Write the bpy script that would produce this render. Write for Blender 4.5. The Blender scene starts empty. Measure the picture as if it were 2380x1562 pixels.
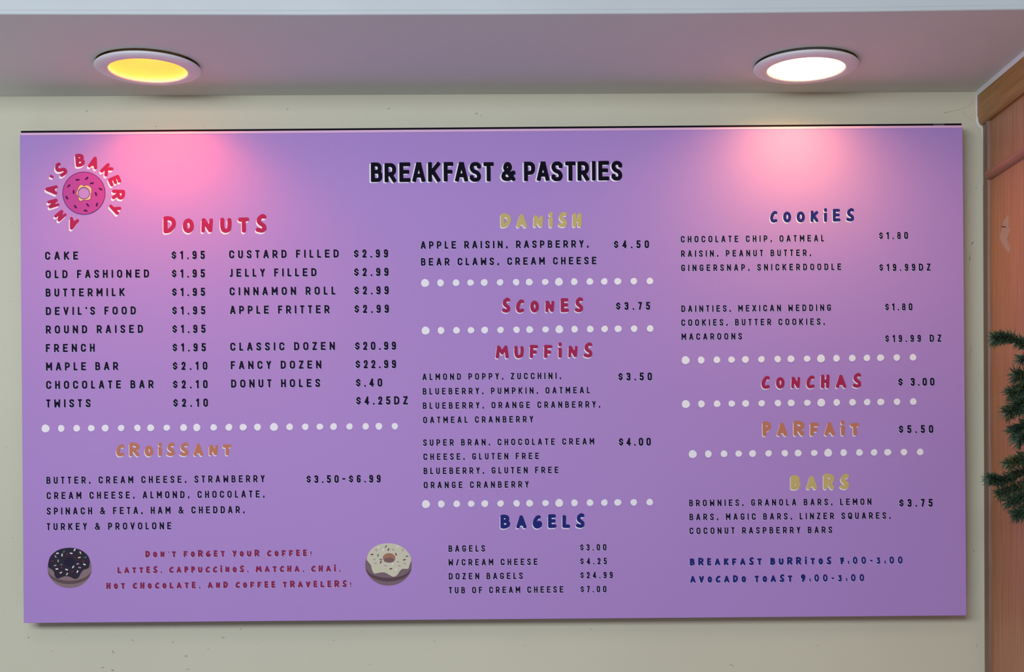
import bpy, bmesh, math, random
import numpy as np
from mathutils import Vector

random.seed(7)
S = bpy.context.scene
COL = S.collection

# ------------------------------------------------------------------ camera
F_PX, PPX, PPY = 3110.0, 1180.0, 1140.0
ROLL = 0.0035
CAM_Z = 1.50
cd = bpy.data.cameras.new('camera')
cam = bpy.data.objects.new('camera', cd)
COL.objects.link(cam)
cam.location = (0, 0, CAM_Z)
cam.rotation_euler = (math.radians(90), 0, 0)
cam.rotation_mode = 'XYZ'
cd.sensor_width = 36.0
cd.lens = F_PX / 2380 * 36.0
cd.shift_x = (1190 - PPX) / 2380
cd.shift_y = (PPY - 781) / 2380
cd.clip_start = 0.02
cam.rotation_euler = (math.radians(90), ROLL, 0)
S.camera = cam

# ------------------------------------------------------------------ world, daylight, exposure
S.view_settings.view_transform = 'Standard'
S.view_settings.look = 'None'
S.view_settings.gamma = 1.0
S.view_settings.exposure = 0.08
S.view_settings.use_curve_mapping = False
W = bpy.data.worlds.new('world')
S.world = W
W.use_nodes = True
W.node_tree.nodes['Background'].inputs[0].default_value = (0.86, 0.94, 1.05, 1)
W.node_tree.nodes['Background'].inputs[1].default_value = 0.15


def area(name, loc, target, sx, sy, power, color):
    l = bpy.data.lights.new(name, 'AREA')
    l.shape = 'RECTANGLE'
    l.size, l.size_y = sx, sy
    l.energy = power
    l.color = color
    o = bpy.data.objects.new(name, l)
    COL.objects.link(o)
    o.location = loc
    d = Vector(target) - Vector(loc)
    o.rotation_euler = d.to_track_quat('-Z', 'Y').to_euler()
    return o


# the shop window behind and left of the photographer
area('window_daylight', (-1.0, -0.7, 2.22), (0.0, 2.7, 2.0), 2.0, 0.6, 62, (0.88, 0.96, 1.05))
# the shop's ceiling lighting in front of the soffit
area('shop_ceiling_light', (-0.5, 0.3, 3.0), (-0.1, 1.2, 0.5), 1.8, 0.9, 7, (1.0, 0.97, 0.93))

# ------------------------------------------------------------------ helpers
WALL_Y = 2.70
BOARD_Y = 2.645


def unproj(px, py, depth):
    """photo pixel -> point at the given depth in front of the camera"""
    u, v = (px - PPX), -(py - PPY)
    c, s = math.cos(-ROLL), math.sin(-ROLL)
    x, z = c * u - s * v, s * u + c * v
    k = depth / F_PX
    return Vector((x * k, depth, CAM_Z + z * k))


def mat(name, color, rough=0.6, spec=0.3, noise=None, bump=None, metallic=0.0):
    m = bpy.data.materials.new(name)
    m.use_nodes = True
    nt = m.node_tree
    b = nt.nodes['Principled BSDF']
    b.inputs['Roughness'].default_value = rough
    b.inputs['Specular IOR Level'].default_value = spec
    b.inputs['Metallic'].default_value = metallic
    b.inputs['Base Color'].default_value = (*color, 1)
    if noise:
        scale, amt = noise
        tc = nt.nodes.new('ShaderNodeTexCoord')
        n = nt.nodes.new('ShaderNodeTexNoise')
        n.inputs['Scale'].default_value = scale
        n.inputs['Detail'].default_value = 5
        nt.links.new(tc.outputs['Object'], n.inputs['Vector'])
        r = nt.nodes.new('ShaderNodeMapRange')
        r.inputs['From Min'].default_value = 0.3
        r.inputs['From Max'].default_value = 0.7
        r.inputs['To Min'].default_value = 1 - amt
        r.inputs['To Max'].default_value = 1 + amt
        nt.links.new(n.outputs['Fac'], r.inputs['Value'])
        mx = nt.nodes.new('ShaderNodeVectorMath')
        mx.operation = 'SCALE'
        mx.inputs[0].default_value = color
        nt.links.new(r.outputs[0], mx.inputs['Scale'])
        nt.links.new(mx.outputs[0], b.inputs['Base Color'])
    if bump:
        scale, strength = bump
        tc = nt.nodes.new('ShaderNodeTexCoord')
        n = nt.nodes.new('ShaderNodeTexNoise')
        n.inputs['Scale'].default_value = scale
        n.inputs['Detail'].default_value = 4
        nt.links.new(tc.outputs['Object'], n.inputs['Vector'])
        bp = nt.nodes.new('ShaderNodeBump')
        bp.inputs['Strength'].default_value = strength
        bp.inputs['Distance'].default_value = 0.002
        nt.links.new(n.outputs['Fac'], bp.inputs['Height'])
        nt.links.new(bp.outputs[0], b.inputs['Normal'])
    return m


def wood(name, c1, c2, rough=0.45, grain=(60, 60, 2.2)):
    m = bpy.data.materials.new(name)
    m.use_nodes = True
    nt = m.node_tree
    b = nt.nodes['Principled BSDF']
    b.inputs['Roughness'].default_value = rough
    b.inputs['Specular IOR Level'].default_value = 0.35
    tc = nt.nodes.new('ShaderNodeTexCoord')
    mp = nt.nodes.new('ShaderNodeMapping')
    mp.inputs['Scale'].default_value = grain
    nt.links.new(tc.outputs['Object'], mp.inputs['Vector'])
    n = nt.nodes.new('ShaderNodeTexNoise')
    n.inputs['Scale'].default_value = 3.0
    n.inputs['Detail'].default_value = 8
    n.inputs['Distortion'].default_value = 0.4
    nt.links.new(mp.outputs[0], n.inputs['Vector'])
    cr = nt.nodes.new('ShaderNodeValToRGB')
    cr.color_ramp.elements[0].position = 0.3
    cr.color_ramp.elements[0].color = (*c1, 1)
    cr.color_ramp.elements[1].position = 0.72
    cr.color_ramp.elements[1].color = (*c2, 1)
    nt.links.new(n.outputs['Fac'], cr.inputs['Fac'])
    nt.links.new(cr.outputs[0], b.inputs['Base Color'])
    return m


def emit(name, color, strength):
    m = bpy.data.materials.new(name)
    m.use_nodes = True
    b = m.node_tree.nodes['Principled BSDF']
    b.inputs['Base Color'].default_value = (0.8, 0.8, 0.8, 1)
    b.inputs['Emission Color'].default_value = (*color, 1)
    b.inputs['Emission Strength'].default_value = strength
    return m


def link(name, me, mats, parent=None, label=None):
    o = bpy.data.objects.new(name, me)
    COL.objects.link(o)
    for m in (mats if isinstance(mats, (list, tuple)) else [mats]):
        me.materials.append(m)
    if parent:
        o.parent = parent
    if label:
        o['label'] = label
    return o


def tag(o, label, cat, group=None):
    o['label'] = label
    o['category'] = cat
    if group:
        o['group'] = group


def structure(o):
    o['kind'] = 'structure'
    return o


def empty(name, loc, label, cat, group=None):
    o = bpy.data.objects.new(name, None)
    o.empty_display_size = 0.05
    COL.objects.link(o)
    o.location = loc
    tag(o, label, cat, group)
    return o


def from_bm(bm, name, smooth=False):
    me = bpy.data.meshes.new(name)
    bm.normal_update()
    bm.to_mesh(me)
    bm.free()
    if smooth:
        for p in me.polygons:
            p.use_smooth = True
    return me


def box_bm(x0, x1, y0, y1, z0, z1, bevel=0.0, seg=2):
    bm = bmesh.new()
    bmesh.ops.create_cube(bm, size=1)
    for v in bm.verts:
        v.co = Vector((x0 + (v.co.x + .5) * (x1 - x0), y0 + (v.co.y + .5) * (y1 - y0), z0 + (v.co.z + .5) * (z1 - z0)))
    if bevel:
        bmesh.ops.bevel(bm, geom=bm.edges[:], offset=bevel, segments=seg, affect='EDGES', profile=0.5)
    return bm


def lathe(profile, n=64, name='lathe', smooth=True, close=False):
    """profile: list of (radius, z)"""
    vs, fs = [], []
    for r, z in profile:
        for i in range(n):
            a = 2 * math.pi * i / n
            vs.append((r * math.cos(a), r * math.sin(a), z))
    k = len(profile)
    for j in range(k - 1 if not close else k):
        j2 = (j + 1) % k
        for i in range(n):
            i2 = (i + 1) % n
            fs.append((j * n + i, j * n + i2, j2 * n + i2, j2 * n + i))
    me = bpy.data.meshes.new(name)
    me.from_pydata(vs, [], fs)
    me.update()
    for p in me.polygons:
        p.use_smooth = smooth
    return me


# ------------------------------------------------------------------ materials
M_wall = mat('cream_wall_paint', (0.69, 0.67, 0.515), 0.55, 0.3, noise=(2.5, 0.03), bump=(260, 0.12))
M_scuff = mat('wall_scuff', (0.50, 0.46, 0.36), 0.8, 0.1)
M_scuff_dark = mat('wall_nick', (0.30, 0.28, 0.23), 0.8, 0.1)
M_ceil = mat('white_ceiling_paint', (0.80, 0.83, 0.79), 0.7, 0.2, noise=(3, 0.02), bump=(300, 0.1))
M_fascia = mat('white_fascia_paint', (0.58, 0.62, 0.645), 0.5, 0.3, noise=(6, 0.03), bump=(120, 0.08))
M_caulk = mat('white_caulk', (0.82, 0.83, 0.84), 0.5, 0.3)
M_wood = wood('oak_panel', (0.38, 0.168, 0.088), (0.52, 0.25, 0.140))
M_rail = wood('dark_oak_rail', (0.31, 0.145, 0.042), (0.45, 0.215, 0.066), grain=(60, 2.2, 60))
M_stile = wood('brown_stile', (0.19, 0.105, 0.070), (0.27, 0.15, 0.10))
M_mould = wood('reddish_moulding', (0.34, 0.14, 0.095), (0.44, 0.19, 0.13), grain=(40, 2.2, 40))
M_floor = mat('floor_tile', (0.52, 0.52, 0.54), 0.5, 0.4, noise=(4, 0.1))

M_board = mat('lavender_print', (0.46, 0.282, 0.675), 0.55, 0.10, noise=(1.5, 0.015))
M_back = mat('black_backing', (0.008, 0.006, 0.012), 0.7, 0.05)
M_white = mat('white_print', (0.92, 0.93, 0.99), 0.65, 0.06)
M_pale = mat('pale_shadow_print', (0.68, 0.58, 0.88), 0.65, 0.06)
M_ink = mat('ink_navy_print', (0.010, 0.007, 0.028), 0.65, 0.06)
M_black = mat('black_print', (0.006, 0.004, 0.014), 0.65, 0.06)
M_crim = mat('crimson_print', (0.40, 0.026, 0.105), 0.65, 0.06)
M_plum = mat('plum_print', (0.27, 0.030, 0.105), 0.65, 0.06)
M_navy = mat('navy_print', (0.018, 0.026, 0.20), 0.65, 0.06)
M_yel = mat('mustard_print', (0.62, 0.49, 0.19), 0.65, 0.06)
M_oran = mat('terracotta_print', (0.56, 0.215, 0.13), 0.65, 0.06)

# ------------------------------------------------------------------ room shell
CORNER_X = unproj(2286, 800, WALL_Y).x
PANEL_X = CORNER_X + 0.004
SOF_Z = unproj(1180, 219, WALL_Y).z            # soffit height at the wall, mid frame
SOF_TILT = 0.0012
XL, XR = -2.6, PANEL_X + 0.02


def sof_z(x):
    return SOF_Z + SOF_TILT * x


def front_pt(px, py):
    """point on the soffit plane seen at the pixel"""
    u, v = (px - PPX), -(py - PPY)
    c, s = math.cos(-ROLL), math.sin(-ROLL)
    x, z = c * u - s * v, s * u + c * v
    d = 1.0
    for _ in range(4):
        d = (sof_z(x * d / F_PX) - CAM_Z) * F_PX / z
    return Vector((x * d / F_PX, d, CAM_Z + z * d / F_PX))


# back wall with its scuffs in the same mesh
def build_wall():
    vs, fs, mi = [], [], []

    def poly(pts, m):
        i = len(vs)
        vs.extend(pts)
        fs.append(tuple(range(i, i + len(pts))))
        mi.append(m)
    poly([(XL, WALL_Y, 0), (CORNER_X + .03, WALL_Y, 0), (CORNER_X + .03, WALL_Y, 2.75), (XL, WALL_Y, 2.75)], 0)
    r = random.Random(3)
    scuffs = [(202, 258, 5, 4, 0), (668, 253, 5, 3, 0), (903, 252, 6, 3, 0), (1108, 264, 5, 5, 0), (1118, 268, 3, 3, 0),
              (362, 294, 4, 2, 0), (474, 294, 4, 2, 0), (447, 253, 3, 1.5, 0), (357, 252, 3, 1, 0), (1816, 253, 2, 3, 0),
              (2198, 262, 5, 1.5, 0), (1570, 281, 2, 2, 0),
              (66, 1482, 2, 4, 1), (402, 1493, 4, 2, 1), (560, 1462, 4, 2, 1), (408, 1454, 2, 3, 0), (484, 1508, 5, 2, 0),
              (238, 1552, 7, 2, 1), (262, 1558, 5, 3, 1), (263, 1516, 4, 10, 0), (519, 1482, 7, 3, 0), (308, 1488, 6, 3, 0),
              (432, 1525, 6, 5, 0), (436, 1556, 8, 3, 0), (121, 1514, 5, 2, 0), (600, 1497, 4, 1.5, 0), (1700, 1546, 12, 1.2, 1),
              (1374, 1462, 5, 2, 0), (775, 1488, 3, 3, 0), (860, 1545, 3, 2, 0), (1035, 1520, 3, 2, 0), (1220, 1500, 3, 2, 0),
              (2246, 465, 2, 2, 1), (2269, 437, 3, 5, 0), (2260, 565, 2.5, 8, 1), (2254, 600, 1.5, 14, 0), (2250, 690, 2, 3, 0),
              (2258, 815, 1.5, 10, 0), (2247, 905, 2, 3, 0), (2249, 1010, 2, 3, 0), (2263, 1280, 2, 8, 0), (28, 520, 3, 2, 0),
              (25, 700, 2, 2, 0), (14, 1040, 2, 3, 0), (30, 1250, 3, 2, 0), (38, 1400, 2, 2, 0), (1010, 1490, 2, 2, 1),
              (1640, 1470, 3, 1, 0), (1900, 1500, 1, 8, 0), (2270, 1500, 1.5, 12, 0), (150, 1470, 3, 2, 0)]
    k = WALL_Y / F_PX
    for px, py, a, b, m in scuffs:
        c = unproj(px, py, WALL_Y - 0.0004)
        n = 9
        rot = r.uniform(-.5, .5)
        pts = []
        for i in range(n):
            t = 2 * math.pi * i / n
            q = r.uniform(.55, 1.1)
            x, z = a * k * q * .65 * math.cos(t), b * k * q * .55 * math.sin(t)
            pts.append((c.x + x * math.cos(rot) - z * math.sin(rot), c.y, c.z + x * math.sin(rot) + z * math.cos(rot)))
        poly(pts, 1 + m)
    # hairline cobweb crack by the corner
    for line in ([(2195, 262), (2225, 256), (2250, 248), (2262, 235)], [(2236, 254), (2240, 266), (2255, 276), (2265, 282)],
                 [(2256, 588), (2252, 612), (2250, 640)], [(2256, 800), (2254, 830), (2257, 850)]):
        for (ax, ay), (bx, by) in zip(line, line[1:]):
            A, B = unproj(ax, ay, WALL_Y - .0004), unproj(bx, by, WALL_Y - .0004)
            d = (B - A).normalized()
            nrm = Vector((-d.z, 0, d.x)) * 0.0003
            poly([A - nrm, B - nrm, B + nrm, A + nrm], 1)
    me = bpy.data.meshes.new('wall_back')
    me.from_pydata([tuple(v) for v in vs], [], fs)
    for p, m in zip(me.polygons, mi):
        p.material_index = m
    me.update()
    return structure(link('wall_back', me, [M_wall, M_scuff, M_scuff_dark]))


build_wall()

# downlight centres on the soffit
L1 = front_pt(344, 150.5)
L2 = front_pt(1873, 147.5)
HOLE_R = 0.0948


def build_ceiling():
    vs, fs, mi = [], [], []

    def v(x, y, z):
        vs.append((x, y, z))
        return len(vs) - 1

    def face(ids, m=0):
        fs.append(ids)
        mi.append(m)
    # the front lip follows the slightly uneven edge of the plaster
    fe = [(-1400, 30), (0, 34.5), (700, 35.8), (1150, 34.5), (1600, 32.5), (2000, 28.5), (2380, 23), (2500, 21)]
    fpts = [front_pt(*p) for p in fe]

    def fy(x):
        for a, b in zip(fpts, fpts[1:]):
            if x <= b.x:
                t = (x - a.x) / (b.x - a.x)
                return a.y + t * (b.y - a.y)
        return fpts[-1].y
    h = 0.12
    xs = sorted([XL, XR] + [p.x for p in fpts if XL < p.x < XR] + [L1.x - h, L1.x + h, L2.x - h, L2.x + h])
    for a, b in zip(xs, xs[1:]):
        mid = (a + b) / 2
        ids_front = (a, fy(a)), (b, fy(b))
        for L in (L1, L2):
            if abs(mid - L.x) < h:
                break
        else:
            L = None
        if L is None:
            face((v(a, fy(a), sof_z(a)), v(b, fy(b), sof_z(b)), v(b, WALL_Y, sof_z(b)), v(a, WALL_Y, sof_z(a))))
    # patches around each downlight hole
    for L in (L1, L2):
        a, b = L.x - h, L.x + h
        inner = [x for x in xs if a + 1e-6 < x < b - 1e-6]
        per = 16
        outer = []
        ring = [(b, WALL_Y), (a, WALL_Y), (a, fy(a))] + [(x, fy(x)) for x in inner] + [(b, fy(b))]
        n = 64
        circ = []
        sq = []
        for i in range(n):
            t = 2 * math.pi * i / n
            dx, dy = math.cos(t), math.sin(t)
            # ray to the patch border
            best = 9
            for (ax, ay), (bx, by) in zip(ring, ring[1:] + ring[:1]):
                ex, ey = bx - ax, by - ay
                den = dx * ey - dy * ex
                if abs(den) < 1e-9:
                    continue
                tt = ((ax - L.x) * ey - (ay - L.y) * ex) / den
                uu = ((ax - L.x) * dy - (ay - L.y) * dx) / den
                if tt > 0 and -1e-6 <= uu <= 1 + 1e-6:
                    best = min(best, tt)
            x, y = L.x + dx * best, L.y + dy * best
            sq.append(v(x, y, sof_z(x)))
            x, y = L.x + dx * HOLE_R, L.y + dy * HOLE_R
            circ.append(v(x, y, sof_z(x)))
        for i in range(n):
            j = (i + 1) % n
            face((circ[i], circ[j], sq[j], sq[i]))
        # fill the cut corners
        for cx, cy in ring:
            ang = math.atan2(cy - L.y, cx - L.x) % (2 * math.pi)
            i = int(ang / (2 * math.pi) * n) % n
            j = (i + 1) % n
            face((sq[i], v(cx, cy, sof_z(cx)), sq[j]))
    # fascia, with a small rounded lip, then top and ends
    top = SOF_Z + 0.45
    lip = [(0.0, 0.0), (-0.0016, 0.0008), (-0.0022, 0.0022), (-0.0022, 0.006), (-0.001, 0.009), (-0.001, 0.45)]
    xs2 = sorted(set([XL, XR] + [p.x for p in fpts if XL < p.x < XR]))
    for a, b in zip(xs2, xs2[1:]):
        for (y0, z0), (y1, z1) in zip(lip, lip[1:]):
            face((v(a, fy(a) + y0, sof_z(a) + z0), v(b, fy(b) + y0, sof_z(b) + z0),
                  v(b, fy(b) + y1, sof_z(b) + z1), v(a, fy(a) + y1, sof_z(a) + z1)), 1)
        face((v(a, fy(a) - .001, sof_z(a) + .45), v(b, fy(b) - .001, sof_z(b) + .45),
              v(b, WALL_Y, sof_z(b) + .45), v(a, WALL_Y, sof_z(a) + .45)), 1)
    for x in (XL, XR):
        face((v(x, fy(x), sof_z(x)), v(x, WALL_Y, sof_z(x)), v(x, WALL_Y, sof_z(x) + .45), v(x, fy(x), sof_z(x) + .45)), 1)
    me = bpy.data.meshes.new('ceiling')
    me.from_pydata(vs, [], fs)
    for p, m in zip(me.polygons, mi):
        p.material_index = m
    me.update()
    return structure(link('ceiling', me, [M_ceil, M_fascia]))


build_ceiling()

# floor
structure(link('floor', from_bm(box_bm(-4, 3, -3, WALL_Y, -0.05, 0.0), 'floor'), M_floor))

# right hand wall: oak panelling
RW_Y0 = 1.1
structure(link('wall_right', from_bm(box_bm(PANEL_X, PANEL_X + .03, RW_Y0, WALL_Y, 0, sof_z(PANEL_X) + .0), 'wall_right'), M_wood))
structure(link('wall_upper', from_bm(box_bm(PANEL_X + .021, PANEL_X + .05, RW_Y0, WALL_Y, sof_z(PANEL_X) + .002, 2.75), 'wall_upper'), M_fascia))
rail_x = unproj(2271, 255, WALL_Y).x
rail_zt = unproj(2271, 222, WALL_Y).z
rail_zb = unproj(2274, 291, WALL_Y).z


def extr_y(profile, y0, y1, name, m, smooth=False):
    """profile of (x, z) points extruded along the depth"""
    n = len(profile)
    vs = [(x, y0, z) for x, z in profile] + [(x, y1, z) for x, z in profile]
    fs = [tuple(range(n)), tuple(range(2 * n - 1, n - 1, -1))]
    for i in range(n):
        j = (i + 1) % n
        fs.append((i, i + n, j + n, j))
    me = bpy.data.meshes.new(name)
    me.from_pydata(vs, [], fs)
    me.update()
    bm = bmesh.new()
    bm.from_mesh(me)
    bmesh.ops.recalc_face_normals(bm, faces=bm.faces[:])
    bm.to_mesh(me)
    bm.free()
    return link(name, me, m)


d = rail_zt - rail_zb
structure(extr_y([(rail_x, rail_zt), (rail_x, rail_zb + .020), (rail_x + .002, rail_zb + .010), (rail_x + .0045, rail_zb + .003),
                  (rail_x + .008, rail_zb), (PANEL_X, rail_zb), (PANEL_X, rail_zt)], RW_Y0, WALL_Y, 'trim_1', M_rail))
# vertical stile at the corner: flat with a bead
ys = WALL_Y - 0.034
bm = box_bm(CORNER_X, PANEL_X, ys + .012, WALL_Y, 0, rail_zb)
me = from_bm(bm, 'trim_2')
st = structure(link('trim_2', me, M_stile))
vs, fs = [], []
n = 10
for i in range(n + 1):
    a = math.pi * i / n
    vs.append((PANEL_X - .0085 * math.sin(a), ys + .006 + .006 * math.cos(a), 0))
for i in range(n + 1):
    x, y, z = vs[i]
    vs.append((x, y, rail_zb))
for i in range(n):
    fs.append((i, i + 1, i + n + 2, i + n + 1))
me = bpy.data.meshes.new('trim_3')
me.from_pydata(vs, [], fs)
for p in me.polygons:
    p.use_smooth = True
structure(link('trim_3', me, M_stile))
# horizontal half round moulding
mz0, mz1 = unproj(2298, 418, ys).z, unproj(2298, 394, ys).z
zc, rz = (mz0 + mz1) / 2, (mz1 - mz0) / 2
prof = [(PANEL_X - 0.012 * math.sin(math.pi * i / 12), zc + rz * math.cos(math.pi * i / 12)) for i in range(13)]
structure(extr_y(prof, RW_Y0, ys + .004, 'trim_4', M_mould))
# caulk bead between the soffit, wall and rail
cz = sof_z(PANEL_X)
structure(extr_y([(rail_x - .001, rail_zt - .001), (rail_x - .0035, cz), (PANEL_X, cz), (PANEL_X, rail_zt - .001)], RW_Y0, WALL_Y, 'trim_5', M_caulk))
pts = [(2270, 213, 1), (2268.5, 235, 1.5), (2269.5, 262, 1), (2270, 282, 2), (2276, 294, 3), (2284, 298, 3), (2285, 330, .8), (2285, 380, .3), (2285, 430, .1)]
vs, fs = [], []
for px, py, w in pts:
    a, b = unproj(px - w, py, WALL_Y - .0012), unproj(px + (4 if py < 320 else .9), py, WALL_Y - .0012)
    vs += [tuple(a), tuple(b)]
for i in range(len(pts) - 1):
    fs.append((2 * i, 2 * i + 1, 2 * i + 3, 2 * i + 2))
me = bpy.data.meshes.new('trim_6')
me.from_pydata(vs, [], fs)
structure(link('trim_6', me, M_caulk))

# torn tape left on the panelling
def wall_pt(px, py, off=0.0006):
    """point on the right wall's face seen at the pixel"""
    u, v = (px - PPX), -(py - PPY)
    c, s = math.cos(-ROLL), math.sin(-ROLL)
    x, z = c * u - s * v, s * u + c * v
    dd = (PANEL_X - off) * F_PX / x
    return Vector((PANEL_X - off, dd, CAM_Z + z * dd / F_PX))


M_tape = mat('torn_tape', (0.47, 0.30, 0.24), 0.35, 0.5)
tp = [(2342, 500), (2344.5, 502), (2343, 528), (2348, 535), (2343, 548), (2340, 556), (2345, 568), (2349, 578), (2344, 590), (2337, 578), (2329, 566),
      (2323, 556), (2324, 545), (2329, 532), (2332, 515)]
fr = [wall_pt(*p) for p in tp]
n = len(fr)
bkp = [p + Vector((.0005, 0, 0)) for p in fr]
me = bpy.data.meshes.new('tape_scrap')
me.from_pydata([tuple(p) for p in fr + bkp], [], [tuple(range(n)), tuple(range(2 * n - 1, n - 1, -1))] + [(i, i + n, (i + 1) % n + n, (i + 1) % n) for i in range(n)])
tape = link('tape_scrap', me, M_tape)
tag(tape, 'torn greyish scrap of tape stuck to the oak panelling right of the menu board', 'tape')
M_dk = mat('dark_nick', (0.05, 0.03, 0.02), 0.7, 0.2)
nk = [wall_pt(*p, off=.001) for p in ((2328, 525), (2338, 527), (2338, 529), (2328, 527.5))]
me = bpy.data.meshes.new('staple')
me.from_pydata([tuple(p) for p in nk], [], [(0, 1, 2, 3)])
link('staple', me, M_dk, tape, 'small dark staple through the tape')

# ------------------------------------------------------------------ recessed downlights
M_trim = mat('white_trim_metal', (0.88, 0.87, 0.91), 0.35, 0.5)
M_can = mat('warm_reflector', (0.86, 0.72, 0.42), 0.35, 0.5)
M_can2 = mat('white_reflector', (0.85, 0.83, 0.80), 0.4, 0.4)


def downlight(L, label, lit, can_mat, recess, spot_col, spot_pow, spot_deg, spot_up):
    t = empty('recessed_downlight', (L.x, L.y, sof_z(L.x)), label, 'ceiling light', 'recessed downlights in the soffit')
    # flange: outer rim, gentle dome, inner lip
    prof = [(0.0955, -0.0015), (0.0972, -0.003), (0.0975, -0.0045), (0.0966, -0.0060), (0.092, -0.0080), (0.084, -0.0092), (0.0765, -0.0095),
            (0.0728, -0.0090), (0.0715, -0.0070), (0.0710, -0.0020), (0.0715, 0.0), (0.082, -0.001)]
    prof = [(r, z - .0030) for r, z in prof]
    link('trim_ring', lathe(prof, 96, 'trim_ring', close=True), M_trim, t)
    can = [(0.0712, -0.007), (0.0705, 0.004), (0.069, 0.03), (0.062, 0.07), (0.052, 0.10)]
    link('reflector_can', lathe(can, 64, 'reflector_can'), can_mat, t)
    z = recess
    r = 0.071 if z < 0.02 else (0.064 if z < .05 else 0.046)
    bulb = [(0.0001, z - (0.001 if z < .02 else 0.014)), (r * .5, z - (0.001 if z < .02 else 0.012)), (r * .85, z - (0.0005 if z < .02 else .006)), (r, z), (r * .97, z + .012), (0.0001, z + .014)]
    link('bulb' if z > .02 else 'diffuser', lathe(bulb, 48, 'bulb'), lit, t)
    l = bpy.data.lights.new('lamp_beam', 'SPOT')
    l.energy = spot_pow
    l.color = spot_col
    l.spot_size = math.radians(spot_deg)
    l.spot_blend = 1.0
    l.shadow_soft_size = 0.03
    o = bpy.data.objects.new('lamp_beam', l)
    COL.objects.link(o)
    o.parent = t
    o.location = (0, 0, spot_up)
    return t


downlight(L1, 'left recessed ceiling light glowing amber, white trim ring, above the DONUTS heading',
          emit('amber_bulb', (1.0, 0.40, 0.10), 7.5), M_can, 0.062, (1.0, 0.15, 0.015), 7.8, 150, 0.032)
downlight(L2, 'right recessed ceiling light glowing bright white, white trim ring, above the COOKIES heading',
          emit('white_diffuser', (1.0, 0.82, 0.58), 4.5), M_can2, 0.036, (1.0, 0.42, 0.05), 6.7, 160, 0.008)

# ------------------------------------------------------------------ menu board
tl, tr, br, bl = (unproj(46, 308, BOARD_Y), unproj(2238, 292, BOARD_Y), unproj(2246, 1430, BOARD_Y), unproj(55, 1449, BOARD_Y))
ctr = (tl + tr + br + bl) / 4
TILT = math.atan2((tr.z - tl.z) + (br.z - bl.z), (tr.x - tl.x) + (br.x - bl.x))
HW = ((tr - tl).length + (br - bl).length) / 4
HH = ((tl - bl).length + (tr - br).length) / 4
board = empty('menu_board', ctr, 'lavender bakery menu board with printed prices hung on the cream wall', 'menu board')
board.rotation_euler = (0, -TILT, 0)
PX = BOARD_Y / F_PX                       # metres per photo pixel on the board face


def loc(px, py):
    p = unproj(px, py, BOARD_Y) - ctr
    c, s = math.cos(-TILT), math.sin(-TILT)
    return (c * p.x - s * p.z, s * p.x + c * p.z)


# front sheet with bevelled edge, and the black backing that shows above it
bm = box_bm(-HW, HW, 0, 0.012, -HH, HH)
front = [e for e in bm.edges if all(abs(v.co.y) < 1e-6 for v in e.verts)]
bmesh.ops.bevel(bm, geom=front, offset=0.0007, segments=2, affect='EDGES', profile=0.5)
link('front_panel', from_bm(bm, 'front_panel'), M_board, board)
link('backing_frame', from_bm(box_bm(-HW - .0022, HW + .0022, 0.0125, WALL_Y - BOARD_Y - .0005, -HH + .03, HH + .0072), 'backing_frame'), M_back, board,
     'black backing showing above the top edge')
lx, lz = loc(2188, 289)
link('mounting_clip', from_bm(box_bm(lx - .012, lx + .010, 0.0118, 0.0124, HH - .002, HH + .0067), 'mounting_clip'),
     mat('grey_clip', (0.06, 0.05, 0.08), .4, .5), board, 'small grey clip on the top edge near the right corner')

link('painted_edge_light', from_bm(box_bm(-HW + .0008, HW - .0008, -0.0009, -0.0001, HH - .0050, HH - .0002, .0002, 1), 'painted_edge_light'),
     mat('edge_light_pink', (0.80, 0.50, 0.74), 0.4, 0.3), board, 'pale pink strip painting the light caught along the top edge')  # light caught by the panel's top bevel, painted as a paler strip

# ---- stroke lettering ------------------------------------------------------
# every glyph is a skeleton in a unit box; kind 'l' straight, 'r' rounded path, 'c' smooth curve, 'o' ring
O_RING = [('r', [(0, 1), (0, 0), (1, 0), (1, 1)], .5, True)]
P_BOWL = ('r', [(0, .40), (1, .40), (1, 1), (0, 1)], .5, False)
S_PATH = [(1, .82), (1, 1), (0, 1), (0, .58), (1, .42), (1, 0), (0, 0), (0, .18)]


def ln(*p):
    return ('l', list(p))


def rp(*p, r=.5):
    return ('r', list(p), r, False)


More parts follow.
